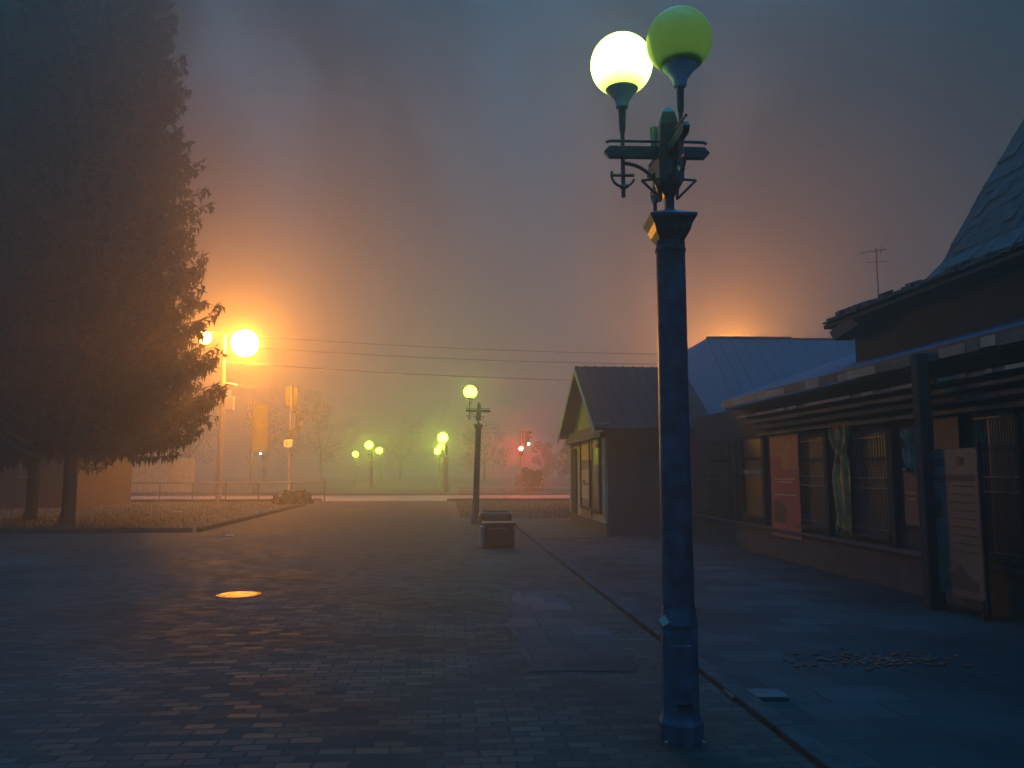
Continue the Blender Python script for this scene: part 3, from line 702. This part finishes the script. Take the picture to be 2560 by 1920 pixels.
# ================================================================ BLUE-ROOFED BUILDING B behind
ry = 32.0
r1 = at(1766, 846, ry); r2 = at(2160, 853, ry)
B = thing('blue_roof_building', 'long low building with a wide blue metal roof between kiosk and tower', 'building', (r1.x, ry, 0))
ez = at(1440, 1037, 27.6).z; ye = -4.4
b = MB(); xr = r2.x-r1.x+4; xl = at(1440, 1037, 27.6).x-r1.x
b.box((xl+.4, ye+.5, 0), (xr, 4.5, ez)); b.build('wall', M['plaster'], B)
b = MB(); rz1 = r1.z; rz2 = r2.z
def rp(x, y, z): return (x, y, z)
front = [rp(xl, ye, ez-.0), rp(xr, ye, ez-.0), rp(xr, 0, rz2), rp(0, 0, rz1)]
b.prism(front, (0, 0, -.09))
b.prism([rp(0, 0, rz1), rp(xr, 0, rz2), rp(xr, 5, ez), rp(xl, 5, ez)], (0, 0, -.09))
b.prism([rp(xl, 5, ez), rp(xl, ye, ez), rp(0, 0, rz1)], (0, 0, -.09))
n = 34
for i in range(n):
    u = i/n; xa = xl+(xr-xl)*u; xb = max(0, xa)
    b.tube([(xa, ye, ez+.012), (xb if xa > 0 else 0, 0 if xa >= 0 else 0, rz1+.012 if xa < 0 else rz1+(rz2-rz1)*xa/xr+.012)], .018, 4) if xa >= 0 else None
b.build('roof', M['roofmetal'], B)
b = MB(); b.tube([(0, 0, rz1+.03), (xr*.33, 0, rz1+(rz2-rz1)*.33+.05)], .06, 6); b.tube([(xr*.33, 0, rz1+(rz2-rz1)*.33+.0), (xr, 0, rz2+.03)], .06, 6); b.build('ridge_cap', M['roofdark'], B)
# antenna on it
ay = 22.0
a0 = at(2196, 735, ay); a1 = at(2193, 620, ay)
an = thing('television_antenna', 'thin television antenna mast standing up behind the ragged roof edge', 'antenna', (a0.x, ay, a0.z-3.2))
H_ = a1.z-a0.z+3.2
b = MB(); b.tube([(0, 0, 0), (0, 0, H_)], .016, 6); b.build('mast', M['dark_iron'], an)
b = MB(); b.tube([(-.42, .1, H_-.12), (.22, -.1, H_-.06)], .010, 6)
for k in range(7): x = -.4+k*.1; b.tube([(x, .1-.03*k-.18, H_-.115+.006*k), (x, .1-.03*k+.18, H_-.115+.006*k)], .005, 4)
b.tube([(-.3, 0, H_-.42), (.3, 0, H_-.38)], .008, 5); b.tube([(.12, 0, H_-.2), (.12, 0, H_+.06)], .006, 4); b.build('element', M['dark_iron'], an)

# ================================================================ SHOP BUILDING C along the walk
TW = 6.25
SY0, SY1 = -2.0, sk+.02-.0
x0, y0 = P(TW, 0)
C = thing('shop_building', 'long dark shop front with barred windows and stepped cornice on the right', 'shop', (x0, y0, 0), PHI)
sE0, zE = wall(1815, 1012, TW-.42); sE1, zE1 = wall(2288, 906, TW-.42)
zE = (zE+zE1)/2
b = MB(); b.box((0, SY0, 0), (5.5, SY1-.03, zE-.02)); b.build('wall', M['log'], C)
b = MB(); b.box((-.10, SY0, 0), (-.002, SY1-.04, .50)); b.box((-.14, SY0, .50), (-.002, SY1-.04, .56)); b.build('plinth', M['plinth'], C, bevel=.008)
# lean-to roof
b = MB(); b.prism([(-.48, 3.0, zE+.10), (-.48, sE0+.15, zE+.10), (2.6, sE0+.0, zE+1.2), (2.6, 3.0, zE+1.2)], (0, 0, -.05)); b.build('roof', M['roofmetal'], C)
# fascia boards: broken pieces
rnd = random.Random(11)
s = sE0+.1
b = MB(); bd = MB()
while s > 4.0:
    L = rnd.choice([.25, .35, .5, .8]); L = 2.4 if s > sE0-.5 else L
    tgt = MB(); pale = (s > sE0-2.0 or rnd.random() < .55)
    dz = rnd.uniform(-.02, .015); hh = .13+rnd.uniform(-.02, .02)
    tgt.box((-.50, s-L+.01, zE-.06+dz), (-.475, s, zE-.06+hh+dz)); s -= L
    tgt.build('fascia_board', M['fascia'] if pale else M['ledge'], C)
# stepped cornice ledges under the eave
led = [(-.40, .32, .045, 'ledge'), (-.34, .44, .05, 'ledge'), (-.28, .56, .06, 'plinth'), (-.2, .68, .05, 'ledge')]
for xx, dz, hh, mm in led:
    b = MB(); s = sE0-.35-dz
    while s > 3.5:
        L = rnd.uniform(.5, 1.6); b.box((xx, s-L+.012, zE-dz+rnd.uniform(-.008, .008)), (-.003, s, zE-dz+hh)); s -= L
    b.build('cornice', M[mm], C)
b = MB(); s = sE0-.6
while s > 4:
    L = rnd.choice([.12, .2, .3]); 
    if rnd.random() < .5: b = MB(); b.box((-.415, s-L, zE-.315), (-.402, s, zE-.27)); b.build('trim_strip', M['fascia'], C)
    s -= L
b = MB(); b.box((-.44, 3, zE-.095), (-.003, sE0, zE-.065)); b.build('soffit', M['frame'], C)
# windows with bars
def cw(px): return wall(px, 1180, TW)[0]
def window(pa, pb, z0, z1, bars=7, mid=None, transom=True, fm='frame'):
    s1, s0 = cw(pa), cw(pb); b = MB(); d = .07
    b.box((-d, s0-.06, z0), (-.002, s0, z1)); b.box((-d, s1, z0), (-.002, s1+.06, z1)); b.box((-d, s0-.06, z1), (-.002, s1+.06, z1+.07)); b.box((-d-.04, s0-.08, z0-.06), (-.002, s1+.08, z0))
    if transom: b.box((-d+.01, s0, z0+(z1-z0)*.72), (-.004, s1, z0+(z1-z0)*.72+.05))
    f = b.build('window', M[fm], C)
    b = MB(); b.box((-.016, s0, z0), (-.006, s1, z1)); b.build('pane', M['pane'], f)
    if bars:
        b = MB()
        for i in range(bars): y = s0+(s1-s0)*(i+.5)/bars; b.tube([(-.085, y, z0-.02), (-.085, y, z1+.03)], .008, 5)
        for zz in (z0+.08, z0+(z1-z0)*.45, z0+(z1-z0)*.55, z1-.08): b.tube([(-.085, s0-.03, zz), (-.085, s1+.03, zz)], .009, 5)
        b.build('grille', M['bar'], f)
    return f, s0, s1
window(1775, 1828, .75, 2.25, 6)
f, s0, s1 = window(1862, 1912, .72, 2.28, 0)
b = MB(); b.box((-.045, s0+.02, 1.56), (-.03, s1-.02, 1.64)); b.build('sign_strip', M['palecloth'], f)
window(2006, 2072, .70, 2.2, 12)
f, s0, s1 = window(2134, 2228, .70, 2.18, 14)
window(2462, 2560, .62, 2.3, 14)
window(2590, 2900, .62, 2.3, 14)
# pilasters between
b = MB()
for px in (1845, 1918, 2076, 2240): s = cw(px); b = MB(); b.box((-.09, s-.07, .57), (-.002, s+.05, zE-.75)); b.build('pilaster', M['frame'], C, bevel=.01)
# bracket lamp stub (tiny pale fixture high on the wall)
ss, zz = wall(1916, 1061, TW-.1); b = MB(); b.box((-.18, ss-.05, zz-.03), (-.002, ss+.05, zz+.03)); b.tube([(-.16, ss, zz-.03), (-.16, ss, zz-.10)], .03, 8); b.build('wall_lamp', M['white'], C)
# porch post
s, z = wall(2312, 1180, TW-.55); b = MB(); b.box((-.62, s-.09, 0), (-.46, s+.07, zE+.05)); b.build('porch_post', M['frame'], C, bevel=.02)
s2_ = cw(2900)
# --- hanging things on the shop wall
def hang(name, label, cat, pa, pb, pta, pba, off, m, rows=1, group=None, build=None):
    s1, s0 = wall(pa, 1180, TW-off)[0], wall(pb, 1180, TW-off)[0]
    zt = wall((pa+pb)/2, pta, TW-off)[1]; zb = wall((pa+pb)/2, pba, TW-off)[1]
    x, y = P(TW-off, (s0+s1)/2)
    t = thing(name, label, cat, (x, y, zb), PHI); return t, (s1-s0)/2, zt-zb
t, hw, hh = hang('red_banner', 'tall red and orange printed banner on the shop wall', 'banner', 1926, 1998, 1090, 1338, .11, None)
b = MB(); b.box((0, -hw, 0), (.02, hw, hh)); f = b.build('panel', M['red'], t, bevel=.004)
b = MB(); b.box((-.004, -hw+.01, hh*.80), (-.0005, hw-.01, hh-.01)); b.box((-.006, -hw+.01, hh*.66), (-.0045, hw*.2, hh*.8)); b.build('orange_print', M['redor'], f)
b = MB(); b.box((-.005, -hw*.0, hh*.12), (-.0008, hw*.82, hh*.30)); b.prism([(-.004, hw*.1, hh*.3), (-.004, hw*.85, hh*.3), (-.004, hw*.5, hh*.36)], (.003, 0, 0)); b.build('dark_print', M['ink'], f)
b = MB()
for i, (wd, zf) in enumerate(((.7, .56), (.5, .53), (.8, .40))): b.box((-.004, -hw*wd, hh*zf), (-.001, hw*wd, hh*zf+.02))
b.build('lettering', M['poster_p'], f)
b = MB(); b.box((-.012, -hw-.02, -.035), (.025, hw+.02, 0)); b.box((-.012, -hw-.02, hh), (.025, hw+.02, hh+.03)); b.build('batten', M['poster_g'], t)
def cloth(pa, pb, pta, pba, off, m, label, pinch):
    t, hw, hh = hang('hanging_cloth', label, 'cloth', pa, pb, pta, pba, off, None)
    b = MB(); nu, nv = 26, 40; rnd = random.Random(int(pa))
    for j in range(nv+1):
        v_ = j/nv; wdt = hw*(1-pinch*math.exp(-((v_-.72)/.10)**2)*.35 - .22*math.exp(-((v_-.08)/.15)**2))
        sh = hw*.12*math.sin(v_*5)
        for i in range(nu+1):
            u = i/nu*2-1; y = u*wdt+sh*(1-v_); x = .028*math.sin(u*7+v_*3+math.sin(v_*9)*1.2)+.016*math.sin(u*17-v_*14)
            z = hh*v_-(u*u)*.10*(1-v_)-.03*abs(math.sin(u*3))*(1-v_)
            b.v.append((x, y, z))
    for j in range(nv):
        for i in range(nu): k = j*(nu+1)+i; b.f.append((k, k+1, k+nu+2, k+nu+1)); b.mi.append(0)
    o = b.build('fabric', M[m], t, smooth=True); sm = o.modifiers.new('thick', 'SOLIDIFY'); sm.thickness = .004
    b = MB(); b.tube([(0, -hw-.03, hh+.01), (0, hw+.03, hh+.01)], .012, 6); b.build('rod', M['dark_iron'], t)
cloth(2081, 2126, 1054, 1318, .16, 'ochre', 'ochre cloth gathered and hanging between the barred windows', 1)
cloth(2262, 2290, 1075, 1165, .16, 'palecloth', 'small pale cloth hanging left of the porch post', 1.5)
t, hw, hh = hang('wall_poster', 'narrow brownish red poster below the small pale cloth', 'poster', 2258, 2291, 1170, 1312, .12, None)
b = MB(); b.box((0, -hw, 0), (.015, hw, hh)); f = b.build('sheet', M['brownposter'], t)
b = MB(); b.box((-.004, -hw, hh*.965), (-.0005, hw, hh)); b.box((-.004, -hw*.7, hh*.55), (-.0005, hw*.8, hh*.58)); b.box((-.004, -hw*.8, hh*.44), (-.0005, hw*.6, hh*.47)); b.build('lettering', M['ochre'], f)
t, hw, hh = hang('wall_poster', 'reddish brown poster above the tall notice board', 'poster', 2334, 2402, 1042, 1122, .10, None)
b = MB(); b.box((0, -hw, 0), (.015, hw, hh)); b.build('sheet', M['brownposter'], t); b = MB(); b.box((-.01, -hw-.02, -.02), (.02, hw+.02, 0)); b.build('batten', M['frame'], t)
# notice board
t, hw, hh = hang('notice_board', 'tall rounded notice board with a printed list beside the porch post', 'notice board', 2318, 2446, 1122, 1486, .5, None)
b = MB(); r_ = .08; pts = []
for cx, cz, a0 in ((hw-r_, hh-r_, 0), (-hw+r_, hh-r_, 90), (-hw+r_, r_, 180), (hw-r_, r_, 270)):
    for k in range(5): a = R(a0+k*22.5); pts.append((0, cx+r_*math.cos(a), cz+r_*math.sin(a)))
b.prism(pts, (.03, 0, 0)); bd_ = b.build('board', M['board'], t)
b = MB(); 
b.prism([(-.004, hw*.75, hh*.93), (-.004, hw*.3, hh*.94), (-.004, hw*.25, hh*.89), (-.004, hw*.65, hh*.87)], (.003, 0, 0))
b.prism([(-.004, -hw*.2, hh*.95), (-.004, -hw*.5, hh*.94), (-.004, -hw*.45, hh*.88), (-.004, -hw*.2, hh*.89)], (.003, 0, 0))
b.box((-.004, -hw*.85, hh*.78), (-.001, hw*.85, hh*.82))
for k in range(9): b.box((-.004, -hw*(.80), hh*(.74-k*.055)), (-.001, -hw*.80+hw*(.75+.25*((k*7) % 3)/2), hh*(.74-k*.055)+.016))
b.box((-.004, hw*.45, hh*.52), (-.001, hw*.72, hh*.66))
b.prism([(-.004, hw*.55, hh*.05), (-.004, hw*.35, hh*.12), (-.004, hw*.0, hh*.20), (-.004, -hw*.15, hh*.21), (-.004, -hw*.45, hh*.14), (-.004, -hw*.75, hh*.11), (-.004, -hw*.8, hh*.05)][::-1], (.003, 0, 0))
b.build('print', M['ink'], bd_)
b = MB(); b.box((-.012, -hw*.99-.03, -.12), (.03, -hw*.99, hh+.06)); b.box((.031, -hw*.8, -.45), (.06, -hw*.8+.05, hh*.9)); b.box((.031, hw*.8-.05, -.45), (.06, hw*.8, hh*.9)); b.build('post', M['frame'], t)

# ================================================================ TOWER D with bell-cast shingle roof
z_off = 0
dt0, ds1 = TW+.2, wall(2140, 900, TW+.2)[0]
D = thing('shingled_tower', 'steep bell-cast shingled roof rising over the shops at the right edge', 'building', (*P(dt0, ds1), 0), PHI)
Sz = 7.6
zw = wall(2140, 822, dt0)[1]
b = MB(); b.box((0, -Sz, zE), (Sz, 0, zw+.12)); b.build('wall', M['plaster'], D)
# hip profile: distance in from eave corner (d) vs z. eave overhang .4
ovh = .36
prof = []
def hip(px, py):     # solve for point on hip line (moving from far-left corner to centre)
    d = ray(px, py); best = None
    for i in range(0, 4000):
        dd = -ovh + i*.0012
        x, y = P(dt0+dd, ds1-dd)
        if x/y*d.y >= d.x: best = dd; Y = y; break
    return best, CAMZ+d.z/d.y*Y
for (px, py) in ((2105, 795), (2160, 762), (2215, 740), (2290, 710), (2335, 692), (2358, 655), (2385, 598), (2420, 535), (2480, 432), (2556, 300)):
    h_ = hip(px, py)
    if h_[0] is not None: prof.append(h_)
k = (prof[-1][1]-prof[-2][1])/(prof[-1][0]-prof[-2][0]); cen = Sz/2
prof = [(-ovh, prof[0][1]-.04)]+[p for p in prof if p[0] > -ovh+.02]
prof.append((cen, prof[-1][1]+(cen-prof[-1][0])*k*.95))
print('tower profile', [(round(a, 2), round(c, 2)) for a, c in prof])
# build shingle courses: each course is a slightly stepped ring
b = MB(); rnd = random.Random(4)
def zat(d_):
    for (a, c), (e, f_) in zip(prof, prof[1:]):
        if a <= d_ <= e: return c+(f_-c)*(d_-a)/(e-a)
    return prof[-1][1]
def ring(d_, z): return [Vector((d_, -d_, z)), Vector((Sz-d_, -d_, z)), Vector((Sz-d_, -Sz+d_, z)), Vector((d_, -Sz+d_, z))]
d_ = -ovh; L_ = .17
while d_ < cen-.15:
    z = zat(d_); z2 = zat(d_+.02); sl__ = (zat(min(cen, d_+.1))-z)/.1; step = L_/math.sqrt(1+sl__*sl__); dn = min(cen-.02, d_+step*1.35)
    r0 = ring(d_-.0, z+.0); r1_ = ring(dn, zat(dn)-.012)
    for e in (0, 3, 2, 1):
        a0, a1 = r0[e], r0[(e+1) % 4]; c0, c1 = r1_[e], r1_[(e+1) % 4]
        if e in (1,): continue
        ed = (a1-a0); n_ = max(1, int(ed.length/.19)) if e in (0, 3) else 1
        nrm = Vector((0, 0, .022))
        for i in range(n_):
            u0, u1 = i/n_, (i+1)/n_; j = rnd.uniform(-.02, .02) if e in (0, 3) else 0; lift = Vector((0, 0, rnd.uniform(-.003, .010)))
            outw = Vector((-1, 0, 0)) if e == 3 else Vector((0, 1, 0))
            p = [a0+ed*u0+outw*j, a0+ed*u1+outw*j, c0+(c1-c0)*u1, c0+(c1-c0)*u0]
            p = [q+lift*(1 if ii < 2 else 0) for ii, q in enumerate(p)]
            b.add([*p, p[0]-nrm, p[1]-nrm], [(0, 1, 2, 3), (0, 4, 5, 1)])
    d_ += step
roofD = b.build('roof', M['shingle'], D)
# inner lining so no light leaks
b = MB()
for (a, c), (e, f_) in zip(prof, prof[1:]):
    r0 = ring(a+.02, c-.05); r1_ = ring(min(e+.02, cen), f_-.05)
    for e_ in range(4): b.add([r0[e_], r0[(e_+1) % 4], r1_[(e_+1) % 4], r1_[e_]], [(0, 1, 2, 3)])
b.build('roof_boards', M['frame'], D)
# soffit and ragged lifted shingles / broken hanging board at the far-left corner
b = MB(); b.box((-ovh+.02, -Sz, prof[0][1]-.11), (.3, ovh-.02, prof[0][1]-.06)); b.box((0, -.2, prof[0][1]-.11), (Sz, ovh-.02, prof[0][1]-.062)); b.build('soffit', M['frame'], D)
b = MB()
tip = Vector((-ovh, ovh, prof[0][1]))
for (px0, py0, px1, py1, th) in ((2112, 786, 2152, 779, .03), (2146, 770, 2190, 752, .03), (2116, 806, 2140, 812, .05)):
    s_, z_ = wall(px0, py0, dt0-.2); s2, z2 = wall(px1, py1, dt0-.2)
    b = MB(); b.prism([(-.2, s_-ds1, z_), (-.2, s2-ds1, z2), (-.2, s2-ds1, z2-.1), (-.2, s_-ds1+.0, z_-th)], (.25, 0, 0)); b.build('lifted_shingle', M['shingle'], D)
for k in range(46):
    y_ = ovh-.1-k*.12+rnd.uniform(-.03, .03); h_ = rnd.choice([.0, .02, .035, .06]); w_ = rnd.uniform(.06, .14); x_ = -ovh+rnd.uniform(-.01, .05)
    zz = zat(min(cen, max(-ovh, x_+.02))) 
    b = MB(); b.prism([(x_, y_, zz), (x_, y_-w_, zz+rnd.uniform(-.02, .01)), (x_, y_-w_, zz+h_*rnd.uniform(.4, 1)+.02), (x_, y_, zz+h_+.015)], (.15, 0, .05)); b.build('lifted_shingle', M['shingle'], D)
b = MB(); s_, z_ = wall(2072, 850, dt0-.33); s2, z2 = wall(2120, 800, dt0-.33); dx_ = .14
b.prism([(-.33, s_-ds1-.03, z_+.12), (-.33, s_-ds1-.16, z_-.03), (-.33, s2-ds1-.30, z2-.12), (-.33, s2-ds1, z2+.07)], (dx_*2, 0, 0)); b.build('hanging_board', M['shingle'], D)
# arched dormer wall beyond the frame edge on the right
# ================================================================ SMALL THINGS
q = gnd(1246, 1372)
t = thing('litter_bin', 'squat concrete litter bin with dark front by the mid globe post', 'litter bin', (q.x, q.y+.3, 0), R(8))
b = MB(); b.prism([(-.32, -.22, 0), (.32, -.22, 0), (.32, .22, 0), (-.32, .22, 0)], (0, 0, .47)); b.build('body', M['dark_iron'], t, bevel=.05)
b = MB(); b.box((-.35, -.25, .473), (.35, .25, .54)); b.build('rim', M['dark_iron'], t, bevel=.03)
b = MB(); b.box((-.40, -.20, .02), (-.325, .24, .46)); b.build('side_slab', M['concrete'], t, bevel=.02)
b = MB(); b.box((-.26, -.232, .40), (.12, -.222, .43)); b.build('label_strip', M['galv'], t)
q = gnd(1205, 1335)
t = thing('flower_planter', 'low dark rounded planter block touching the mid globe post', 'planter', (q.x+.30, q.y+1.6, 0), R(6))
b = MB(); b.box((-.45, -.3, 0), (.45, .3, .50)); b.build('trough', M['dark_iron'], t, bevel=.10)
b = MB(); b.box((-.36, -.2, .502), (.36, .2, .53)); b.build('soil', M['soil'], t, bevel=.01)
# paper notice stuck on the near lamp pedestal
q = at(1660, 1552, 4.83)
def paper(name, label, c, w_, h_, ang, vertical, cat='litter'):
    b = MB(); n = 6; rnd = random.Random(int(c[0]*100))
    for j in range(n+1):
        for i in range(n+1):
            u = (i/n-.5)*w_; v_ = (j/n-.5)*h_; z = rnd.uniform(0, .15)*w_*.6
            if vertical:
                ca, sa = math.cos(ang), math.sin(ang); b.v.append((u*ca-v_*sa, -z*.5, u*sa+v_*ca))
            else: b.v.append((u, v_, z+.01))
    for j in range(n):
        for i in range(n): k = j*(n+1)+i; b.f.append((k, k+1, k+n+2, k+n+1)); b.mi.append(0)
    o = b.build(name, M['paper'], loc=c); o.modifiers.new('thick', 'SOLIDIFY').thickness = .002
    return tag(o, label, cat)
paper('paper_notice', 'crumpled pale scrap of paper stuck to the near lamp pedestal', (q.x, q.y, q.z), .045, .05, R(35), True, 'paper')
for px, py, w_, lab in ((445, 1281, .35, 'white litter scrap lying on the left lawn'), (575, 1340, .18, 'small pale scrap on the walk beside the lawn edge'), (1413, 1236, .6, 'pale litter scrap on the verge left of the kiosk')):
    c = gnd(px, py); paper('litter_scrap', lab, (c.x, c.y, .005), w_, .16, 0, False)
# reddish rubble in front of the shop and a loose slab
c = gnd(2200, 1655); b = MB(); rnd = random.Random(9)
for k in range(260):
    u, v_ = rnd.gauss(0, .34), rnd.gauss(0, .15); s_ = rnd.uniform(.006, .022); a = rnd.uniform(0, 3)
    b.box((u-s_, v_-s_*.6, 0), (u+s_, v_+s_*.6, s_*.7), rz=a)
o = b.build('brick_rubble', M['rubble'], loc=(c.x, c.y, .008)); tag(o, 'scatter of reddish brick bits in front of the shops', 'rubble', kind='stuff')
c = gnd(1890, 1745); b = MB(); b.box((-.20, -.11, 0), (.20, .11, .03)); o = b.build('loose_slab', M['loose'], loc=(c.x, c.y, .008), bevel=.006); tag(o, 'loose pale paving slab on the ground right of the near lamp', 'slab')

# ================================================================ HAZE
hz = MB(); hz.box((-300, -80, -1), (300, 400, 23)); ho = hz.build('haze', [])
m = bpy.data.materials.new('smoky_haze'); m.use_nodes = True; n = m.node_tree.nodes; n.clear()
o_ = n.new("ShaderNodeOutputMaterial"); pv = n.new("ShaderNodeVolumePrincipled")
pv.inputs['Color'].default_value = (.97, .84, .70, 1); pv.inputs['Density'].default_value = HAZE; pv.inputs['Anisotropy'].default_value = HAZE_G
m.node_tree.links.new(pv.outputs[0], o_.inputs['Volume']); ho.data.materials.append(m)
tag(ho, 'smoky night haze filling the air over the whole street', 'haze', kind='stuff')
